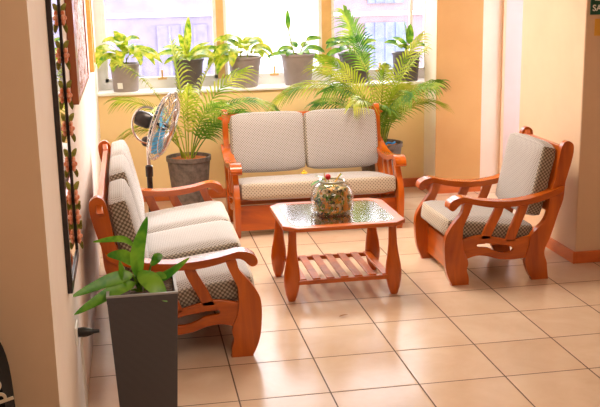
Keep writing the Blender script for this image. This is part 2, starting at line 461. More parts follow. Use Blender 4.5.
bm = B(); box(bm, 8.0, 8.2, -13, 3.9, 0, ZC); struct('wall_far_right', bm, M['cream'], 'cream side wall on the far right', 'wall')
bm = B()
box(bm, 8.0, 8.2, 6.25, 10.05, 0, 1.2); box(bm, 8.0, 8.2, 6.25, 10.05, 5.6, ZC)
box(bm, 8.0, 8.2, 6.25, 6.6, 1.2, 5.6); box(bm, 8.0, 8.2, 9.7, 10.05, 1.2, 5.6)
struct('wall_recess', bm, M['white_wall'], 'white side wall of the recess with its own window', 'wall')
# ledge
bm = B(); box(bm, -2.6, 4.6, 9.99, 11.1, 2.2, 2.25); struct('trim_ledge', bm, M['white'], 'white window ledge carrying the row of pots', 'trim', bevel=.012)
# skirting
bm = B(); box(bm, -2.6, 4.157, 10.0, 10.05, 0, .19); struct('baseboard_back', bm, M['skirting'], 'orange wooden skirting under the window wall', 'baseboard', bevel=.01)
bm = B(); box(bm, 4.11, 4.157, 9.25, 10.0, 0, .19); box(bm, 4.11, 5.145, 9.2, 9.25, 0, .19); struct('baseboard_pillar', bm, M['skirting'], 'orange wooden skirting around the ochre pillar', 'baseboard')
bm = B(); box(bm, 4.655, 4.7, 3.855, 6.25, 0, .19); box(bm, 4.7, 8.0, 3.855, 3.9, 0, .19); struct('baseboard_right', bm, M['skirting'], 'orange wooden skirting around the peach wall block', 'baseboard', bevel=.01)
# window 1
YW = 10.85
bm = B()
box(bm, -2.6, -2.45, YW-.08, YW+.08, 2.25, 5.7); box(bm, -2.45, 4.6, YW-.06, YW+.06, 2.25, 2.40)
box(bm, -2.45, 4.6, YW-.06, YW+.06, 5.55, 5.7); box(bm, 4.45, 4.6, YW-.06, YW+.06, 2.25, 5.7)
win = struct('window_1', bm, M['white'], 'wide three-pane window behind the row of potted plants', 'window')
for a, b in ((-.12, .03), (2.12, 2.32)):
    bm = B(); box(bm, a, b, YW-.09, YW+.09, 2.40, 5.55); struct('mullion', bm, M['tan_frame'], '', '', win)
for a, b in ((-2.45, -.12), (.03, 2.12), (2.32, 4.45)):
    bm = B()
    for q in (a, b-.07): box(bm, q, q+.07, YW-.05, YW+.03, 2.40, 5.55)
    box(bm, a, b, YW-.05, YW+.03, 2.40, 2.47); box(bm, a, b, YW-.05, YW+.03, 5.48, 5.55)
    if a > 2: box(bm, 4.06, 4.12, YW-.05, YW+.03, 2.47, 5.48)
    sf = struct('sash', bm, M['white'], '', '', win)
    bm = B(); box(bm, a+.06, b-.06, YW-.012, YW+.002, 2.46, 5.49); struct('pane', bm, M['window_glass'], '', '', sf)
    bm = B(); box(bm, (a+b)/2-.02, (a+b)/2+.02, YW-.11, YW-.05, 2.46, 2.62); box(bm, (a+b)/2-.09, (a+b)/2+.09, YW-.09, YW-.05, 2.42, 2.47)
    struct('window_catch', bm, M['tan_frame'], '', '', sf)
bm = B()
for y in (6.6, 8.1, 9.6): box(bm, 8.04, 8.16, y, y+.1, 1.2, 5.6)
for z in (1.2, 5.5): box(bm, 8.04, 8.16, 6.6, 9.7, z, z+.1)
w2 = struct('window_2', bm, M['white'], 'side window of the recess on the right', 'window')
bm = B(); box(bm, 8.09, 8.1, 6.65, 9.65, 1.25, 5.55); struct('pane', bm, M['window_glass'], '', '', w2)
# narrow white door with its frame in the recess
bm = B(); box(bm, 5.86, 5.92, 9.98, 10.05, 0, 5.2); box(bm, 6.62, 6.68, 9.98, 10.05, 0, 5.2); box(bm, 5.86, 6.68, 9.98, 10.05, 5.2, 5.26)
dr = struct('door_1', bm, M['cream'], 'narrow white door with a thin frame in the recess', 'door')
bm = B(); box(bm, 5.92, 6.62, 10.0, 10.05, 0, 5.2); struct('door_leaf', bm, M['door_paint'], '', '', dr, bevel=.01)
bm = B(); ball(bm, (6.5, 9.96, 2.2), .06); obj('door_knob', bm, M['chrome'], dr)

# ------------------------------------------------------------------ the street outside
bm = B(); box(bm, -30, 40, 11.1, 60, -6.5, -6.3); struct('ground', bm, M['asphalt'], 'pale paved street below the window', 'ground')
def building(x0, x1, y, m_wall, label, wins, ledges, m_win=None, top=7):
    t = thing('building', label, 'building', ((x0+x1)/2, y, -6.3))
    cx = (x0+x1)/2
    bm = B(); box(bm, x0-cx, x1-cx, 0, 6, 0, top+6.3); obj('wall', bm, m_wall, t, False)
    for (a, b, c_, d) in wins:
        bm = B(); box(bm, a-cx, b-cx, -.1, .05, c_+6.3, d+6.3)
        for k in range(1, 4):
            q = a+(b-a)*k/4; box(bm, q-cx-.04, q-cx+.04, -.16, -.1, c_+6.3, d+6.3)
        obj('window', bm, m_win or M['facade_window'], t, False)
    for z in ledges:
        bm = B(); box(bm, x0-cx, x1-cx, -.1, 0, z+6.3, z+6.45); obj('cornice', bm, M['facade_white'], t, False)
    return t
building(-9, 1.35, 26, M['facade'], 'lavender building across the street, left behind the window', [(-2.3, -1.5, .5, 2.3), (-.9, .9, .4, 2.9)], [3.2], M['lavender_window'])
building(1.35, 5.45, 27, M['facade_white'], 'plain white building across the street behind the middle pane', [(2.6, 4.1, -5.2, -3.4)], [])
building(5.45, 16, 26, M['facade_pink'], 'pale pink building with bluish windows behind the right pane', [(6.8, 8.4, .6, 2.8), (6.9, 8.3, 3.5, 5.0)], [3.05])

# ------------------------------------------------------------------ wooden seats
FLEG = [(.29, 1.22), (.25, 1.08), (.13, .93), (.03, .77), (0, .64), (0, .48), (.02, .27), (.06, .13), (.115, .015), (.13, 0), (.36, 0), (.37, .015), (.37, .11), (.34, .22), (.36, .31), (.34, .41), (.29, .52), (.27, .65), (.27, .79), (.28, .88), (.35, 1.04), (.40, 1.17), (.40, 1.22)]
POST = [(1.36, 0), (1.35, .015), (1.29, .11), (1.24, .25), (1.24, .35), (1.29, .52), (1.31, .67), (1.41, .78), (1.50, .87), (1.56, 1.0), (1.58, 1.2), (1.62, 1.39), (1.66, 1.5), (1.69, 1.74), (1.72, 1.9), (1.75, 2.0), (1.82, 2.05), (1.90, 2.01), (1.92, 1.93), (1.90, 1.78), (1.84, 1.55), (1.81, 1.44), (1.79, 1.2), (1.72, .99), (1.66, .79), (1.60, .61), (1.54, .48), (1.53, .38), (1.57, .26), (1.58, .16), (1.60, .015), (1.59, 0)]
ARM = [(.04, 1.21), (.07, 1.26), (.14, 1.30), (.27, 1.32), (.51, 1.265), (.89, 1.225), (1.24, 1.245), (1.51, 1.315), (1.75, 1.40), (1.77, 1.38), (1.74, 1.31), (1.52, 1.22), (1.17, 1.15), (.76, 1.14), (.46, 1.19), (.30, 1.235), (.21, 1.215), (.13, 1.14), (.08, 1.13), (.04, 1.16)]
SLATS = [[(.79, 1.19), (.73, 1.05), (.62, .84), (.54, .66), (.69, .66), (.76, .82), (.86, 1.02), (.92, 1.19)],
         [(1.15, 1.20), (1.10, 1.05), (1.0, .82), (.92, .60), (1.07, .60), (1.13, .78), (1.23, 1.02), (1.29, 1.20)]]
RAIL = [(.22, .64), (.30, .68), (.44, .715), (.60, .725), (.80, .68), (.98, .635), (1.09, .635), (1.29, .67), (1.36, .67), (1.36, .37), (1.26, .345), (1.1, .33), (.99, .33), (.82, .35), (.65, .405), (.48, .42), (.35, .385), (.26, .36)]
SLOT = [(.51, .60), (.62, .60), (.73, .585), (.88, .565), (1.0, .535), (1.05, .49), (1.01, .445), (.89, .445), (.78, .475), (.66, .53), (.51, .55)]
def side_frame(t, x, inner):
    """legs, arm, slats and pierced rail of one end; x is its outer face, inner the sign towards the middle"""
    a, b = (x, x+inner*.10)
    bm = B(); slab(bm, catmull(FLEG, 3), min(a, b), max(a, b)); obj('leg', bm, M['wood'], t, bevel=.014)
    bm = B(); slab(bm, catmull(POST, 3), min(a, b), max(a, b)); obj('leg', bm, M['wood'], t, bevel=.014)
    a2, b2 = x-inner*.05, x+inner*.15
    bm = B(); slab(bm, catmull(ARM, 3), min(a2, b2), max(a2, b2)); obj('armrest', bm, M['wood_arm'], t, bevel=.02, seg=3)
    c0, c1 = x+inner*.02, x+inner*.08
    bm = B(); slab(bm, catmull(RAIL, 3), min(c0, c1), max(c0, c1), (catmull(SLOT, 3),)); obj('side_rail', bm, M['wood_arm'], t, bevel=.008)
    for s in SLATS:
        bm = B(); slab(bm, s, min(c0, c1), max(c0, c1)); obj('arm_slat', bm, M['wood'], t, bevel=.008)
def seat_frame(t, Wd, nb):
    side_frame(t, 0, 1); side_frame(t, Wd, -1)
    bm = B(); box(bm, .09, Wd-.09, .2, .26, .10, .55); obj('apron', bm, M['wood_along'], t, False, bevel=.01)
    bm = B(); box(bm, .09, Wd-.09, 1.36, 1.42, .30, .62); obj('rear_rail', bm, M['wood_along'], t, False, bevel=.01)
    bm = B()
    pts = [(-1, 1.80), (-1, 1.99), (-.93, 2.0), (-.84, 1.96), (-.7, 1.955), (.7, 1.955), (.84, 1.96), (.93, 2.0), (1, 1.99), (1, 1.80)]
    lp = catmull([(p_[0]*(Wd/2-.09)+0, p_[1]) for p_ in pts], 2)
    slab(bm, lp, 0, .07)
    for v_ in bm.verts:
        X, Y, Z = v_.co
        v_.co = (Y+Wd/2, X+1.77+.17*(Z-1.95), Z)
    obj('top_rail', bm, M['wood_along'], t, bevel=.012)
    bm = B(); box(bm, .09, Wd-.09, 1.60, 1.65, 1.0, 1.12); obj('back_rail', bm, M['wood_along'], t, False, bevel=.01)
    for i in range(nb):
        X = .09+(Wd-.18)*(i+.5)/nb
        bm = B(); tube(bm, [(X, 1.63, 1.06), (X, 1.69, 1.45), (X, 1.79, 1.86)], .035, 8); obj('back_spindle', bm, M['wood'], t)
    for i in range(5):
        Y = .36+.22*i
        bm = B(); box(bm, .07, Wd-.07, Y-.06, Y+.06, .60-.02*i, .64-.02*i); obj('seat_slat', bm, M['wood_along'], t, False)
SEAT_A, BACK_A = R(-7.5), R(-12.5)
def pads(t, Wd, n, lift=None, mats=None, gap=.012):
    lo, hi = .12, Wd-.12; cw = (hi-lo)/n
    for i in range(n):
        dz = (lift or [0]*n)[i]
        X = lo+cw*(i+.5)
        o = obj('seat_cushion', cushion(cw-gap, 1.36, .31, .085, .04, 10, True), [M['fabric'], M['fabric_side'], M['fabric_cream']], t)
        o.location = Vector((X, .735, .745+dz))*T; o.rotation_euler = (SEAT_A, 0, 0)
        o = obj('back_cushion', cushion(cw-gap, .25, 1.04, .06, .04), [M['fabric'], M['fabric_side']], t)
        o.location = Vector((X, 1.505, 1.45+dz*1.2))*T; o.rotation_euler = (BACK_A, 0, 0)
# single armchair (faces the left wall)
t = thing('armchair', 'single wooden armchair with one seat cushion standing by the peach wall', 'armchair', (2.37, 4.80, 0), R(-90))
seat_frame(t, 1.55, 5); pads(t, 1.55, 1)
# loveseat under the window
t = thing('loveseat', 'two-seat wooden sofa with two back cushions under the window', 'sofa', (-.30, 6.55, 0), 0)
seat_frame(t, 3.02, 9)
lo, hi = .12, 2.90
o = obj('seat_cushion', cushion(hi-lo, 1.36, .31, .07, .035, 12, True), [M['fabric'], M['fabric_side'], M['fabric_cream']], t); o.location = Vector((1.51, .735, .745))*T; o.rotation_euler = (SEAT_A, 0, 0)
for i in range(2):
    X = lo+(hi-lo)*(i+.5)/2
    o = obj('back_cushion', cushion((hi-lo)/2-.03, .25, 1.04, .06, .04), [M['fabric'], M['fabric_side']], t)
    o.location = Vector((X, 1.505, 1.45))*T; o.rotation_euler = (BACK_A, 0, 0)
# long sofa along the left wall
t = thing('sofa', 'long three-cushion wooden sofa along the left wall behind the charcoal planter', 'sofa', (-.57, 1.23, 0), R(90))
seat_frame(t, 4.15, 12); pads(t, 4.15, 3, [0, .07, .07])

# ------------------------------------------------------------------ coffee table
t = thing('coffee_table', 'small wooden coffee table with glass top and slatted shelf', 'table', (.86, 3.72, 0))
def club(bm, x, y, lean):
    prof = [(.045, 0), (.055, .015), (.085, .10), (.110, .22), (.118, .32), (.108, .44), (.084, .58), (.064, .74), (.058, .9), (.056, 1.04)]
    seg = 16; rings = []
    for r_, z in prof:
        rings.append([bm.verts.new((x+lean*(1.04-z)*.07+r_*math.cos(2*PI*k/seg), y+r_*.8*math.sin(2*PI*k/seg), z)) for k in range(seg)])
    for a, b in zip(rings, rings[1:]):
        for k in range(seg): bm.faces.new((a[k], a[(k+1) % seg], b[(k+1) % seg], b[k]))
    bm.faces.new(rings[0]); bm.faces.new(rings[-1])
for x in (-.73, .69):
    for y in (-.6, .6):
        bm = B(); club(bm, x, y, (.4 if x > 0 else -.4)); obj('leg', bm, M['wood'], t)
HX, HY, CC = .87, .80, .17
def octo(hx, hy, c_): return [(-hx+c_, -hy), (hx-c_, -hy), (hx, -hy+c_), (hx, hy-c_), (hx-c_, hy), (-hx+c_, hy), (-hx, hy-c_), (-hx, -hy+c_)]
bm = B()
slab(bm, octo(HX, HY, CC), 1.035, 1.095, (octo(HX-.14, HY-.14, CC-.06),))
for v_ in bm.verts: v_.co = (v_.co.y, v_.co.z, v_.co.x)
obj('table_frame', bm, M['wood_along'], t, False, bevel=.012)
bm = B()
slab(bm, octo(HX-.13, HY-.13, CC-.06), 1.072, 1.09)
for v_ in bm.verts: v_.co = (v_.co.y, v_.co.z, v_.co.x)
g_ = obj('glass_top', bm, M['table_glass'], t, False)
bm = B(); box(bm, -.72, .72, -.66, -.60, .24, .30); obj('shelf_rail', bm, M['wood_along'], t, False, bevel=.008)
bm = B(); box(bm, -.72, .72, .52, .58, .24, .30); obj('shelf_rail', bm, M['wood_along'], t, False, bevel=.008)
for i in range(7):
    X = -.6+1.2*i/6
    bm = B(); box(bm, X-.055, X+.055, -.62, .56, .285, .315); obj('shelf_slat', bm, M['wood'], t, False, bevel=.006)
# glass bowl with dried flowers
ZT = 1.096
bm = B()
prof = [(.0, 0), (.28, 0), (.305, .03), (.315, .12), (.315, .22), (.30, .31), (.26, .39), (.20, .435), (.175, .45), (.185, .475), (.175, .475), (.165, .455), (.19, .43), (.25, .38), (.29, .30), (.305, .22), (.305, .12), (.295, .04), (.27, .012), (.0, .012)]
lathe(bm, prof[1:-1], 40, caps=True)
o = obj('glass_bowl', bm, M['glass']); o.location = Vector((.82, 3.72, ZT))*T
bm = B(); tube(bm, [(.178*math.cos(2*PI*k/36), .178*math.sin(2*PI*k/36), .465) for k in range(36)], .016, 8, True)
obj('rim', bm, M['glass_rim'], o)
tag(o, 'round clear glass bowl full of dried flowers on the coffee table', 'bowl')
random.seed(11)
bm = B()
lathe(bm, [(.21, .014), (.235, .05), (.24, .15), (.235, .28), (.20, .36), (.1, .39)], 28)
for k in range(210):
    a = random.uniform(0, 2*PI); z = random.uniform(.04, .36); rr = .252*(1 if z < .28 else .84)
    if abs(a-5.47) < .42 and z < .34: continue
    vs = ball(bm, (0, 0, 0), random.uniform(.02, .042), 1, 1, .6, 6, 4)
    bmesh.ops.rotate(bm, verts=vs, cent=(0, 0, 0), matrix=Matrix.Rotation(random.uniform(0, 3), 3, 'X'))
    bmesh.ops.translate(bm, verts=vs, vec=(rr*math.cos(a)*.96, rr*math.sin(a)*.96, z))
o = obj('dried_flowers', bm, M['potpourri']); o.location = Vector((.82, 3.72, ZT))*T
tag(o, 'colourful dried flowers and leaves filling the glass bowl', 'dried flowers', kind='stuff')
t = thing('red_berry_sprig', 'sprig with red berry and green leaves sticking out of the glass bowl', 'sprig', (.82, 3.72, ZT+.36))
bm = B(); obj('stem', tubed([(-.03, 0, 0), (-.05, 0, .1), (-.06, 0, .15)], .008), M['stem'], t); obj('stem', tubed([(.0, .02, 0), (.08, .03, .12), (.14, .04, .2)], .008), M['yellow'], t); obj('stem', tubed([(-.05, 0, 0), (-.1, 0, .12), (-.11, .02, .22)], .008), M['yellow'], t)
bm = B(); ball(bm, (-.06, -.02, .17), .042); obj('berry', bm, M['red'], t)
for q in (((-.1, -.02, .1), 190, 10, .24, .11, 50), ((-.1, 0, .12), 170, 40, .16, .08, 40), ((.08, .03, .12), 20, 40, .12, .03, 10)):
    bm = B(); leaf(bm, *q); obj('leaf', bm, M['leaf_dark'], t)
bm = B(); lathe(bm, [(.02, 0), (.055, .03), (.06, .09), (.042, .15), (.03, .2), (.042, .25), (.025, .29), (.010, .30)], 14)
o = obj('seed_pod', bm, M['orange_gourd']); o.location = Vector((.965, 3.565, ZT+.03))*T
tag(o, 'orange gourd-shaped dried pod inside the right of the glass bowl', 'pod')

# ------------------------------------------------------------------ charcoal planter with its plant
t = thing('potted_plant', 'broad-leaved green plant in a tall tapered charcoal planter at the near left', 'plant', (-1.955, -.37, 0))
bm = B()
H_ = 1.49
frustum(bm, (-.265, .265, -.265, .265), (-.335, .335, -.335, .335), 0, H_)
top_f = max(bm.faces, key=lambda f: f.calc_center_median().z)
g = bmesh.ops.inset_individual(bm, faces=[top_f], thickness=.03)
bmesh.ops.translate(bm, vec=(0, 0, -.07), verts=top_f.verts)
pl = obj('planter', bm, M['planter'], t, False, bevel=.008)
bm = B()
for s in ((-.338, .338, -.338, -.31), (-.338, .338, .31, .338), (-.338, -.31, -.31, .31), (.31, .338, -.31, .31)): box(bm, s[0], s[1], s[2], s[3], H_-.005, H_+.012)
o = obj('rim', bm, M['planter_rim_highlight'], pl, False); 
bm = B(); bmesh.ops.create_grid(bm, x_segments=24, y_segments=24, size=.305, matrix=Matrix.Translation((0, 0, H_-.05)))
for v_ in bm.verts: v_.co.z += .02*noise.noise(v_.co*16)
obj('soil', bm, M['soil'], t)
def leaf_to(bm, pts, width, n=12, fold=.2, sidev=None, widest=.45):
    """a blade along a curve through pts"""
    C_ = catmull(pts, n//(len(pts)-1)+1, closed=False); k = len(C_)-1; rows = []
    for i, q in enumerate(C_):
        d = (C_[min(i+1, k)]-C_[max(i-1, 0)]).normalized()
        s = (Vector(sidev) if sidev else d.cross(Vector((0, 0, 1))))
        s = (s-d*s.dot(d)).normalized(); nn = s.cross(d)
        t_ = i/k; qq = t_**(math.log(.5)/math.log(widest)) if 0 < t_ < 1 else t_
        w_ = width*.5*max(0, math.sin(PI*qq))**.85+.003
        rows.append([bm.verts.new(q+s*w_+nn*w_*fold), bm.verts.new(q), bm.verts.new(q-s*w_+nn*w_*fold)])
    for a, b in zip(rows, rows[1:]):
        bm.faces.new((a[0], a[1], b[1], b[0])); bm.faces.new((a[1], a[2], b[2], b[1]))
zb = H_-.04
# each leaf: points from the crown outwards (local), width, side vector, stalk start
LV = [([(-.03, 0, zb+.12), (-.02, .02, zb+.38), (.09, .02, zb+.72)], .135, (1, .1, 0), .42),          # upright
      ([(-.08, -.02, zb+.16), (-.30, -.10, zb+.14), (-.66, -.25, zb+.05)], .125, (.1, .6, .8), .4),   # long left
      ([(-.06, -.04, zb+.08), (-.28, -.16, zb+.04), (-.64, -.34, zb-.10)], .125, (.1, .7, .7), .45),  # long left low
      ([(-.04, .05, zb+.40), (-.16, .05, zb+.50), (-.44, .02, zb+.50)], .075, (.1, .8, .6), .5),      # arching left
      ([(-.06, .06, zb+.22), (-.16, .12, zb+.31), (-.32, .16, zb+.32)], .13, (.1, .7, .7), .45),      # rounded left
      ([(-.02, -.06, zb+.20), (.10, -.22, zb+.14), (.23, -.34, zb-.04)], .19, (.75, .5, .4), .45),    # drooping right front
      ([(.10, .04, zb+.06), (.26, .06, zb+.12), (.48, .05, zb+.27)], .10, (-.2, .8, .6), .4),         # right
      ([(.10, .1, zb+.20), (.16, .12, zb+.27), (.22, .14, zb+.29)], .10, (.2, .5, .7), .45),
      ([(-.10, -.08, zb+.02), (-.17, -.05, zb+.16), (-.20, .0, zb+.30)], .08, (.8, .6, 0), .45),
      ([(.08, -.02, zb+.12), (.17, -.06, zb+.15), (.24, -.12, zb+.13)], .09, (.3, .7, .5), .45)]
for pts, wd, sv, wi in LV:
    bm = B(); leaf_to(bm, pts, wd, 14, .18, sv, wi); lf = obj('leaf', bm, M['leaf_dark'], t)
    bm = B(); p0 = Vector(pts[0]); tube(bm, [(p0.x*.35, p0.y*.35, zb-.02), (p0.x*.7, p0.y*.7, (zb-.02+p0.z)/2+.02), p0], [.016, .012, .009], 6)
    obj('stalk', bm, M['leaf_green'], lf)

# ------------------------------------------------------------------ pots on the ledge
def pot_parts(t, mt, rb, rt_, h, soil_m, seg=32):
    bm = B(); lathe(bm, [(rb, 0), (rt_-.02, h*.92), (rt_, h*.93), (rt_, h), (rt_-.035, h), (rt_-.045, h-.06)], seg); p_ = obj('pot', bm, mt, t)
    bm = B(); lathe(bm, [(rt_-.04, h-.075), (rt_-.05, h-.06), (.05, h-.04)], seg)
    for v_ in bm.verts: v_.co.z += .01*noise.noise(v_.co*20)
    obj('soil', bm, soil_m, t)
    return p_
ZL = 2.25
def ledge_plant(x, label, rb, rt_, h, mt, leaves, m_leaf, stems=(), sticker=None, k=1):
    t = thing('potted_plant', label, 'plant', (x, 10.40, ZL), 0, 'potted plants on the window ledge')
    p_ = pot_parts(t, mt, rb, rt_, h, M['soil'])
    if stems:
        bm = B()
        for s in stems: tube(bm, s, [.018]+[.015]*(len(s)-2)+[.011], 6)
        obj('stem', bm, M['stem'], t)
    for L_ in leaves:
        L_ = L_[:4]+(L_[4]*1.08,)+L_[5:]
        L_ = L_[:3]+(L_[3]*1.15*k, L_[4]*k)+L_[5:]
        bm = B(); leaf(bm, *L_[:6], **(L_[6] if len(L_) > 6 else dict(roll=34*math.cos(R(L_[1]))))); obj('leaf', bm, m_leaf, t)
    if sticker:
        bm = B(); a = R(sticker)
        for k in range(4): pass
        c_ = Vector((math.cos(a), math.sin(a), 0)); s_ = Vector((-math.sin(a), math.cos(a), 0)); sl = (rt_-rb)/h
        vs = []
        for off in (0, .006):
            for (u, z) in ((-.055, .07), (.055, .07), (.055, .19), (-.055, .19)):
                r_ = rb+sl*z+.002+off
                vs.append(bm.verts.new(c_*r_+s_*u+Vector((0, 0, z))))
        for f in ((0, 1, 2, 3), (4, 5, 6, 7), (0, 1, 5, 4), (1, 2, 6, 5), (2, 3, 7, 6), (3, 0, 4, 7)): bm.faces.new([vs[i] for i in f])
        obj('sticker', bm, M['sticker'], p_, False)
    return t
h = .56
random.seed(5)
ledge_plant(-2.04, 'yellow-green plant with drooping leaves in a grey pot with a white sticker', .25, .31, h, M['grey_pot'],
    [((0, -.12, h+.16), -100, 40, .62, .20, 140), ((-.12, -.10, h+.2), -140, 45, .66, .20, 140), ((.06, -.1, h+.18), -60, 40, .62, .18, 140), ((-.15, 0, h+.2), 175, 45, .52, .19, 120),
     ((.12, 0, h+.15), -5, 40, .62, .16, 110), ((0, 0, h+.22), 100, 75, .45, .2, 60), ((-.03, -.05, h+.25), -100, 70, .50, .2, 130), ((.08, -.06, h+.12), -35, 35, .66, .15, 110), ((-.1, -.03, h+.1), -165, 30, .5, .18, 120), ((.05, -.05, h+.22), -75, 60, .5, .18, 140),
     ((-.02, .02, h+.25), 130, 80, .42, .18, 50), ((.14, -.02, h+.1), -15, 25, .62, .13, 80), ((.1, .05, h+.15), 20, 50, .45, .15, 90), ((-.05, -.1, h+.1), -115, 20, .5, .18, 110), ((.0, 0, h+.3), -20, 75, .4, .17, 110), ((-.05, 0, h+.3), 170, 70, .42, .17, 120)], M['leaf_variegated'],
    [[(0, 0, h-.08), (-.05, 0, h+.1), (-.04, 0, h+.25)], [(.03, 0, h-.08), (.04, 0, h+.08), (.1, 0, h+.15)]], -115)
ledge_plant(-.76, 'plant with one tall upright leaf in a dark pot', .25, .325, h+.05, M['dark_pot'],
    [((-.02, 0, h+.06), 60, 86, .74, .17, 14, dict(roll=60, widest=.5)), ((.02, 0, h), 0, 50, .72, .17, 80), ((0, 0, h), 170, 45, .68, .18, 90), ((0, -.05, h), -120, 50, .6, .2, 100), ((.03, -.03, h), -40, 48, .66, .19, 100),
     ((0, 0, h), 30, 58, .6, .12, 60), ((0, .04, h), 150, 60, .6, .18, 80), ((0, -.04, h), -90, 40, .4, .16, 80), ((-.05, 0, h), -160, 30, .45, .14, 80), ((.05, 0, h), -10, 30, .5, .12, 60), ((-.04, 0, h+.1), 120, 80, .45, .15, 40)], M['leaf_variegated'],
    [[(0, 0, h-.05), (0, 0, h+.06), (-.02, 0, h+.2)]])
ledge_plant(.40, 'yellow-green plant leaning left over a grey pot beside the left mullion', .26, .36, h+.06, M['grey_pot'],
    [((-.15, -.05, h+.15), 180, 45, .58, .2, 140), ((-.12, -.1, h+.15), -150, 40, .72, .2, 140), ((-.08, -.12, h+.12), -120, 40, .6, .2, 150), ((-.15, 0, h+.25), 170, 60, .5, .18, 110), ((0, 0, h+.2), 20, 55, .5, .19, 110), ((.12, -.02, h+.15), -20, 45, .5, .18, 120),
     ((.14, -.05, h+.1), -60, 50, .42, .17, 130), ((.18, 0, h+.1), 5, 30, .45, .14, 130), ((-.05, .05, h+.2), 120, 65, .45, .18, 80), ((-.24, -.05, h+.1), -170, 25, .62, .18, 120), ((0, -.08, h+.2), -90, 60, .42, .19, 140), ((.02, 0, h+.2), 60, 60, .4, .18, 60),
     ((-.2, -.08, h+.05), -140, 10, .6, .17, 90), ((-.1, -.02, h+.3), -160, 65, .46, .18, 130), ((.05, -.05, h+.25), -40, 65, .44, .18, 130)], M['leaf_variegated'],
    [[(-.05, 0, h-.05), (-.08, 0, h+.1), (-.12, 0, h+.25)], [(.05, 0, h-.05), (.07, 0, h+.1), (.1, 0, h+.2)]])
ledge_plant(1.52, 'sparse trailing plant with a thin upright shoot in a grey pot behind the bowl', .27, .36, h+.08, M['grey_pot'],
    [((.18, 0, h+.34), 0, 20, .26, .14, 30), ((.16, 0, h+.18), -20, 10, .34, .15, 50), ((.06, -.05, h+.1), -60, 30, .22, .13, 80), ((-.08, 0, h+.15), 180, 30, .28, .13, 70), ((-.2, 0, h+.08), 180, 10, .36, .11, 40), ((-.1, -.08, h+.08), -130, 30, .24, .12, 80),
     ((0, -.1, h+.08), -90, 30, .22, .12, 90), ((-.02, 0, h+.2), 120, 50, .22, .12, 60), ((.1, .04, h+.2), 40, 40, .24, .12, 60), ((-.185, 0, h+.58), 100, 80, .32, .09, -10, dict(roll=0)), ((.22, -.04, h+.06), -20, -10, .34, .14, 60), ((-.12, .05, h+.05), 160, 40, .2, .11, 60)], M['leaf_green'],
    [[(0, 0, h-.03), (.1, 0, h+.2), (.2, 0, h+.36)], [(-.05, 0, h-.03), (-.12, 0, h+.25), (-.17, 0, h+.5), (-.2, 0, h+.7)], [(0, 0, h-.03), (-.1, 0, h+.1), (-.22, 0, h+.1)], [(.05, 0, h-.03), (.12, 0, h+.12), (.18, 0, h+.18)]], k=1.12)
ledge_plant(2.74, 'bushy trailing plant in a dark pot just right of the second mullion', .27, .35, h+.06, M['dark_pot'],
    [((-.05, 0, h+.2), 170, 50, .4, .16, 80), ((-.15, 0, h+.25), 180, 20, .42, .17, 70), ((-.1, -.05, h+.1), -140, 40, .36, .16, 90), ((0, 0, h+.25), 30, 50, .34, .15, 70), ((.1, -.05, h+.1), -40, 40, .32, .14, 80), ((0, -.1, h+.1), -90, 50, .3, .15, 100), ((-.05, .05, h+.2), 110, 60, .34, .14, 60),
     ((-.25, 0, h+.12), 180, 0, .35, .15, 50), ((.15, 0, h+.2), 0, 40, .3, .14, 60), ((-.3, -.03, h+.3), -170, 20, .3, .15, 60)], M['leaf_green'],
    [[(0, 0, h-.03), (-.1, 0, h+.15), (-.25, 0, h+.3)], [(0, 0, h-.03), (.05, 0, h+.15), (.1, 0, h+.25)], [(-.1, .02, h-.03), (-.11, .02, h+.5), (-.12, .02, h+.75)]], k=1.05)
ledge_plant(3.86, 'upright dark green plant in a dark pot at the right end beside the pillar', .25, .31, h+.04, M['dark_pot'],
    [((0, 0, h+.2), 100, 84, .42, .17, 20, dict(roll=50)), ((.06, 0, h+.2), 60, 80, .36, .16, 20, dict(roll=40)), ((-.05, -.03, h+.12), -130, 50, .34, .15, 80), ((.05, -.03, h+.1), -50, 45, .34, .15, 80), ((0, -.05, h+.1), -90, 50, .3, .15, 90),
     ((-.08, 0, h+.1), 170, 50, .36, .15, 70), ((.1, 0, h+.1), 0, 40, .3, .14, 70), ((0, .05, h+.1), 130, 60, .36, .15, 60)], M['leaf_green'],
    [[(0, 0, h-.03), (0, 0, h+.1), (.02, 0, h+.22)]], k=1.08)

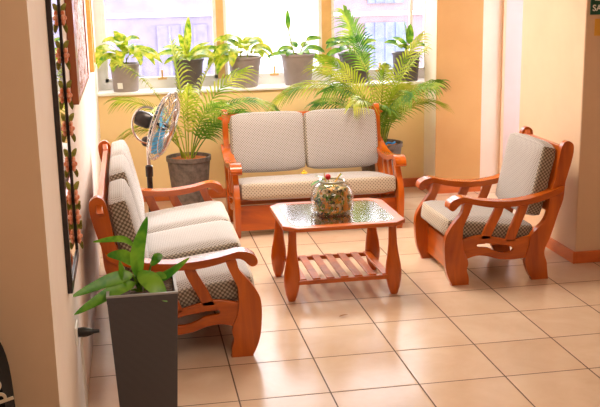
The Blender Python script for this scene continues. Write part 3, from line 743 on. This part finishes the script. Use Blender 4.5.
# ------------------------------------------------------------------ floor palms
def palm(name, label, loc, rb, rt_, h, fronds, mt_pot, base_r=.16, ribbon=False):
    t = thing(name, label, 'palm', loc)
    p_ = pot_parts(t, mt_pot, rb, rt_, h, M['bark_mulch'])
    for i, (az, el, ln, dr_, kw) in enumerate(fronds):
        a = R(az); rr = base_r*random.uniform(.3, 1)
        bm = B(); spray(bm, (rr*math.cos(a), rr*math.sin(a), h-.06), az, el, ln, dr_, **{k: v for k, v in kw.items() if k != 'm'})
        obj('frond', bm, M[kw.get('m', 'palm')], t)
    if ribbon:
        bm = B(); tube(bm, [(.02, -.28, h-.01), (.1, -.27, h+.03), (.18, -.24, h+.0), (.26, -.2, h+.02)], .022, 6); obj('ribbon', bm, M['blue_tape'], t)
    return t
random.seed(21)
G = dict(m='palm_green')
palm('potted_palm', 'feathery palm in a round grey pot behind the fan and the long sofa', (-.93, 8.75, 0), .30, .43, 1.14, [
    (4, 76, 2.4, 128, dict(wide=.36, n=26, m='palm_green', start=.38, roll=25)),      # the long one arching right
    (0, 62, 1.6, 75, dict(wide=.42, n=18, m='palm_green')),
    (20, 78, 2.1, 60, dict(wide=.55, n=18)), (100, 84, 2.35, 40, dict(wide=.6, n=20)),
    (160, 78, 1.8, 85, dict(wide=.55, n=20)), (200, 72, 1.4, 95, dict(wide=.5, n=18)),
    (150, 80, 2.3, 60, dict(wide=.6, n=20)), (60, 80, 2.3, 62, dict(wide=.6, n=20)),
    (-60, 76, 1.7, 70, dict(wide=.42, n=18, m='palm_green')), (-120, 76, 1.7, 80, dict(wide=.45, n=18)),
    (-30, 66, 1.5, 60, dict(wide=.4, n=16, m='palm_green')), (30, 60, 1.45, 70, dict(wide=.4, n=16, m='palm_green')),
    (-90, 80, 1.9, 60, dict(wide=.5, n=18)), (178, 66, 1.4, 105, dict(wide=.4, n=16))], M['pot_stone'])
palm('potted_palm', 'tall arching palm in a round grey pot right of the two-seat sofa', (2.98, 9.22, 0), .30, .46, 1.14, [
    (181, 77, 2.9, 130, dict(wide=.40, n=30, roll=-25, start=.42)),           # long arch to the left
    (172, 88, 2.75, 26, dict(wide=.62, n=26, m='palm_green', roll=70, start=.55)),
    (170, 82, 2.1, 70, dict(wide=.5, n=22, roll=40)), (186, 74, 1.7, 90, dict(wide=.42, n=20, m='palm_green')),
    (-160, 82, 2.3, 62, dict(wide=.55, n=24)), (2, 84, 2.35, 36, dict(wide=.46, n=22, roll=55)),
    (-10, 80, 1.8, 75, dict(wide=.42, n=20, m='palm_green')), (-30, 76, 1.65, 95, dict(wide=.42, n=20)),
    (-80, 78, 1.9, 90, dict(wide=.5, n=22, m='palm_green')), (-125, 76, 1.9, 95, dict(wide=.5, n=22)),
    (-150, 80, 2.1, 95, dict(wide=.5, n=22, m='palm_green')), (-55, 80, 2.0, 85, dict(wide=.46, n=22, m='palm_green')),
    (-100, 84, 2.3, 72, dict(wide=.55, n=22)), (-135, 86, 2.4, 55, dict(wide=.55, n=24)), (-40, 86, 2.2, 50, dict(wide=.46, n=22)),
    (-175, 72, 1.4, 90, dict(wide=.4, n=18, m='palm_green')), (-95, 74, 1.5, 85, dict(wide=.42, n=20, m='palm_green')),
    (-70, 86, 1.7, 75, dict(wide=.44, n=20)), (-20, 84, 1.5, 70, dict(wide=.4, n=20))], M['pot_stone'], base_r=.13, ribbon=True)

# ------------------------------------------------------------------ pedestal fan
FX, FY = -1.73, 5.95
t = thing('pedestal_fan', 'chrome pedestal fan with blue blades behind the long sofa', 'fan', (FX, FY, 0))
bm = B(); lathe(bm, [(.40, 0), (.41, .03), (.36, .06), (.12, .09), (.06, .16)], 32); obj('base', bm, M['dark_metal'], t)
bm = B(); lathe(bm, [(.045, .1), (.045, 1.32), (.06, 1.33), (.06, 1.5), (.03, 1.52)], 14); obj('collar_tube', bm, M['dark_metal'], t)
bm = B(); lathe(bm, [(.03, 1.4), (.03, 1.86)], 12); obj('pole', bm, M['chrome'], t)
bm = B(); ball(bm, (-.02, 0, 1.9), .085, 1, .9, 1, 14, 10); obj('tilt_joint', bm, M['dark_metal'], t)
ax = Vector((.90, -.30, -.31)).normalized()
hub = Vector((.02, -.02, 2.24))
rotm = ax.to_track_quat('Z', 'Y').to_matrix()
def headspace(bm):
    for v_ in bm.verts: v_.co = rotm @ v_.co+hub
bm = B(); lathe(bm, [(.03, -.20), (.11, -.19), (.13, -.13), (.13, .02), (.10, .06), (.03, .07)], 20); headspace(bm); obj('motor', bm, M['dark_metal'], t)
bm = B()
arc = [(hub.x-.02+.23*math.cos(R(a)), hub.y-.06, hub.z-.06+.29*math.sin(R(a))) for a in range(60, 300, 12)]
tube(bm, arc, .017, 8); obj('handle', bm, M['chrome'], t)
GR_ = .57; GC = .27
bm = B()
for s in (-1, 1):
    for r_, z in ((GR_, 0), (GR_*.82, .075), (GR_*.55, .115), (GR_*.22, .13)):
        tube(bm, [(r_*math.cos(2*PI*k/40), r_*math.sin(2*PI*k/40), GC+s*(z+.012)) for k in range(40)], .011 if r_ == GR_ else .007, 5, True)
    for k in range(40):
        a = 2*PI*k/40; c_, s_ = math.cos(a), math.sin(a)
        tube(bm, [(r_*c_, r_*s_, GC+s*(z+.012)) for r_, z in ((GR_, 0), (GR_*.82, .075), (GR_*.55, .115), (GR_*.22, .13))], .0055, 4)
    lathe(bm, [(.13, GC+s*.13), (.13, GC+s*.15), (.02, GC+s*.155)], 20)
headspace(bm); obj('guard', bm, M['chrome'], t)
bm = B(); lathe(bm, [(.06, GC-.07), (.07, GC-.02), (.06, GC+.06), (.02, GC+.08)], 16); tube(bm, [(0, 0, .05), (0, 0, GC)], .025, 8); headspace(bm); obj('rotor_hub', bm, M['dark_metal'], t)
for k in range(3):
    bm = B(); a0 = 2*PI*k/3+.4
    rows = []
    for i in range(9):
        r_ = .06+.42*i/8; row = []
        half = R(12+24*math.sin(PI*min(1, .25+.6*i/8)))
        for j in range(7):
            a = a0+half*(j/3-1)
            row.append(bm.verts.new((r_*math.cos(a), r_*math.sin(a), GC-.01+.05*(j/3-1))))
        rows.append(row)
    for a, b in zip(rows, rows[1:]):
        for j in range(6): bm.faces.new((a[j], a[j+1], b[j+1], b[j]))
    g = bmesh.ops.solidify(bm, geom=bm.faces[:], thickness=.01)
    headspace(bm); obj('blade', bm, M['fan_blue'], t)

# ------------------------------------------------------------------ left wall: mirror, pictures, plug
XL = -2.6
t = thing('mirror', 'tall black-framed wall mirror with orange flower ornaments', 'mirror', (XL, -.6, 1.72))
zt = 3.6
bm = B(); box(bm, 0, .03, -.56, .56, .04, zt-.04); obj('mirror_glass', bm, M['mirror'], t, False)
for nm, (a, b, c_, d) in dict(l=(-.62, -.53, 0, zt), r=(.54, .58, 0, zt), b=(-.53, .54, 0, .09), t=(-.53, .54, zt-.09, zt)).items():
    bm = B(); box(bm, 0, .045, a, b, c_, d); obj('frame_bar', bm, M['frame_black'], t, False, bevel=.008)
random.seed(9); YO = .55
for k, z in enumerate((.22, .42, .62, .95, 1.3, 1.62, 2.0, 2.35, 2.7, 3.05)):
    bm = B()
    for j in range(6):
        a = j*PI/3; ball(bm, (.062, YO+.045*math.cos(a), z+.05*math.sin(a)), .03, .6, 1, 1, 8, 6)
    ball(bm, (.072, YO, z), .026, 1, 1, 1, 8, 6)
    o = obj('flower_ornament', bm, M['flower_orange'], t)
    for q in (((.055, YO+.03, z+.05), 70, 60, .13, .05, 40), ((.055, YO, z-.04), 60, -50, .12, .05, 30)):
        bm = B(); leaf(bm, *q); obj('ornament_leaf', bm, M['flower_leaf'], o)
t = thing('picture', 'large floral picture in a brown wooden frame on the left wall', 'picture', (XL, 2.95, 3.08))
y0, y1, hz, dp = -1.6, 1.55, 1.9, .08
for (a, b, c_, d) in ((y0, y0+.42, 0, hz), (y1-.1, y1, 0, hz), (y0+.42, y1-.1, 0, .06), (y0+.42, y1-.1, hz-.1, hz)):
    bm = B(); box(bm, 0, dp, a, b, c_, d); obj('frame_bar', bm, M['frame_brown'], t, False, bevel=.008)
bm = B(); box(bm, .01, dp-.015, y0+.41, y1-.09, .05, hz-.09); obj('floral_panel', bm, M['floral'], t, False)
t = thing('picture', 'narrow gold-framed picture on the left wall next to the window', 'picture', (XL, 7.4, 2.95))
for (a, b, c_, d) in ((-.45, -.33, 0, 1.8), (.33, .45, 0, 1.8), (-.33, .33, 0, .1), (-.33, .33, 1.7, 1.8)):
    bm = B(); box(bm, 0, .07, a, b, c_, d); obj('frame_bar', bm, M['gold'], t, False, bevel=.01)
bm = B(); box(bm, .01, .05, -.34, .34, .09, 1.71); obj('picture_panel', bm, M['cream'], t, False)
t = thing('wall_socket', 'white wall socket low on the left wall beside the planter', 'socket', (XL, -.62, 1.14))
bm = B(); box(bm, 0, .02, -.13, .13, -.09, .09); obj('plate', bm, M['white'], t, False, bevel=.008)
t = thing('power_plug', 'black power plug stuck in the wall socket beside the planter', 'plug', (XL+.021, -.62, 1.14))
bm = B(); lathe(bm, [(.045, 0), (.05, .05), (.045, .09), (.022, .15), (.016, .2)], 12)
for v_ in bm.verts: v_.co = (v_.co.z, v_.co.y, v_.co.x)
obj('plug_body', bm, M['black'], t)
obj('cord', tubed([(.03, .03, -.04), (.02, .04, -.15), (.02, .10, -.4), (.02, .2, -.8), (.02, .3, -1.12)], .012, 8), M['white_cord'], t)

# ------------------------------------------------------------------ right wall: exit sign and plate
t = thing('exit_sign', 'green exit sign with white letters on the right wall', 'sign', (4.76, 3.9, 3.80))
bm = B(); box(bm, 0, .52, -.025, 0, 0, .28); obj('sign_board', bm, M['green_sign'], t, False, bevel=.006)
lo_ = text_mesh('SALIDA', .125, M['sign_white'], t, .002)
lo_.location = Vector((.025, -.028, .055))*T; lo_.rotation_euler = (R(90), 0, 0)
bm = B(); box(bm, .06, .46, -.03, -.025, .2, .215); obj('sign_line', bm, M['sign_white'], t, False)
bm = B(); box(bm, 0, .3, -.02, 0, 0, .25)
o = obj('wall_plaque', bm, M['ochre_plate'], None, False, bevel=.008); o.location = Vector((4.84, 3.9, 3.49))*T
tag(o, 'small ochre plaque on the right wall under the exit sign', 'plaque')

# ------------------------------------------------------------------ small things
bm = B()
for k in range(5):
    a = 2*PI*k/5; ball(bm, (.035*math.cos(a), .035*math.sin(a), .04), .03, 1, 1, .8, 8, 6)
ball(bm, (0, 0, .07), .03)
tube(bm, [(0, 0, 0), (0, 0, .05)], .012, 6)
o = obj('yellow_flower', bm, M['yellow']); o.location = Vector((1.12, 7.66, .86))*T
tag(o, 'tiny yellow flower on the two-seat sofa between its back cushions', 'flower')
bm = B(); leaf(bm, (0, 0, .012), 20, 8, .14, .035, 14, fold=.3)
bmesh.ops.solidify(bm, geom=bm.faces[:], thickness=.006)
o = obj('dry_leaf', bm, M['dry']); o.location = Vector((.60, 2.30, .002))*T
tag(o, 'small dry leaf lying on the floor tiles in front of the table', 'leaf')
# black bag at the near left edge
t = thing('black_bag', 'black nylon bag with cream lettering leaning at the near left edge', 'bag', (-3.40, -3.25, 0))
bm = B()
slab(bm, catmull([(-.46, .03), (-.48, .8), (-.44, 1.5), (-.36, 1.95), (-.2, 2.2), (0, 2.26), (.2, 2.22), (.40, 2.1), (.50, 1.9), (.53, 1.5), (.53, .8), (.5, .03)], 4), -.2, .2)
for v_ in bm.verts: v_.co = (v_.co.y, v_.co.x, v_.co.z)
obj('body', bm, M['black_cloth'], t, bevel=.06, seg=4)
obj('carry_handle', tubed([(-.14, 0, 2.2), (-.12, 0, 2.34), (.0, 0, 2.4), (.1, 0, 2.34), (.13, 0, 2.21)], .03, 8), M['black_cloth'], t)
obj('zip', tubed([(-.40, -.203, 1.4), (-.1, -.203, 1.46), (.2, -.203, 1.46), (.4, -.203, 1.4)], .012, 6), M['black'], t)
lo2 = text_mesh('sod', .17, M['lettering'], t, .004)
lo2.location = Vector((.40, -.206, 1.95))*T; lo2.rotation_euler = (R(90), R(74), 0)

# bodies for the added fill lights, unseen above the frame
mt, nt, p, N, L = new_mat('fill_lamp_glow')
p.inputs['Emission Color'].default_value = (1, .85, .65, 1); p.inputs['Emission Strength'].default_value = 3
for nm, x, y in (('near', .6, -4.5), ('far', .3, 5.4)):
    t = thing('fill_lamp', 'added round fill lamp above the '+('entrance' if nm == 'near' else 'coffee table'), 'lamp', (x, y, ZC-.1))
    bm = B(); lathe(bm, [(.5, 0.03), (.52, .1)], 28); obj('fill_lamp_body', bm, M['white'], t)
    bm = B(); lathe(bm, [(.3, 0), (.46, .02), (.48, .03)], 28); obj('fill_diffuser', bm, mt, t)
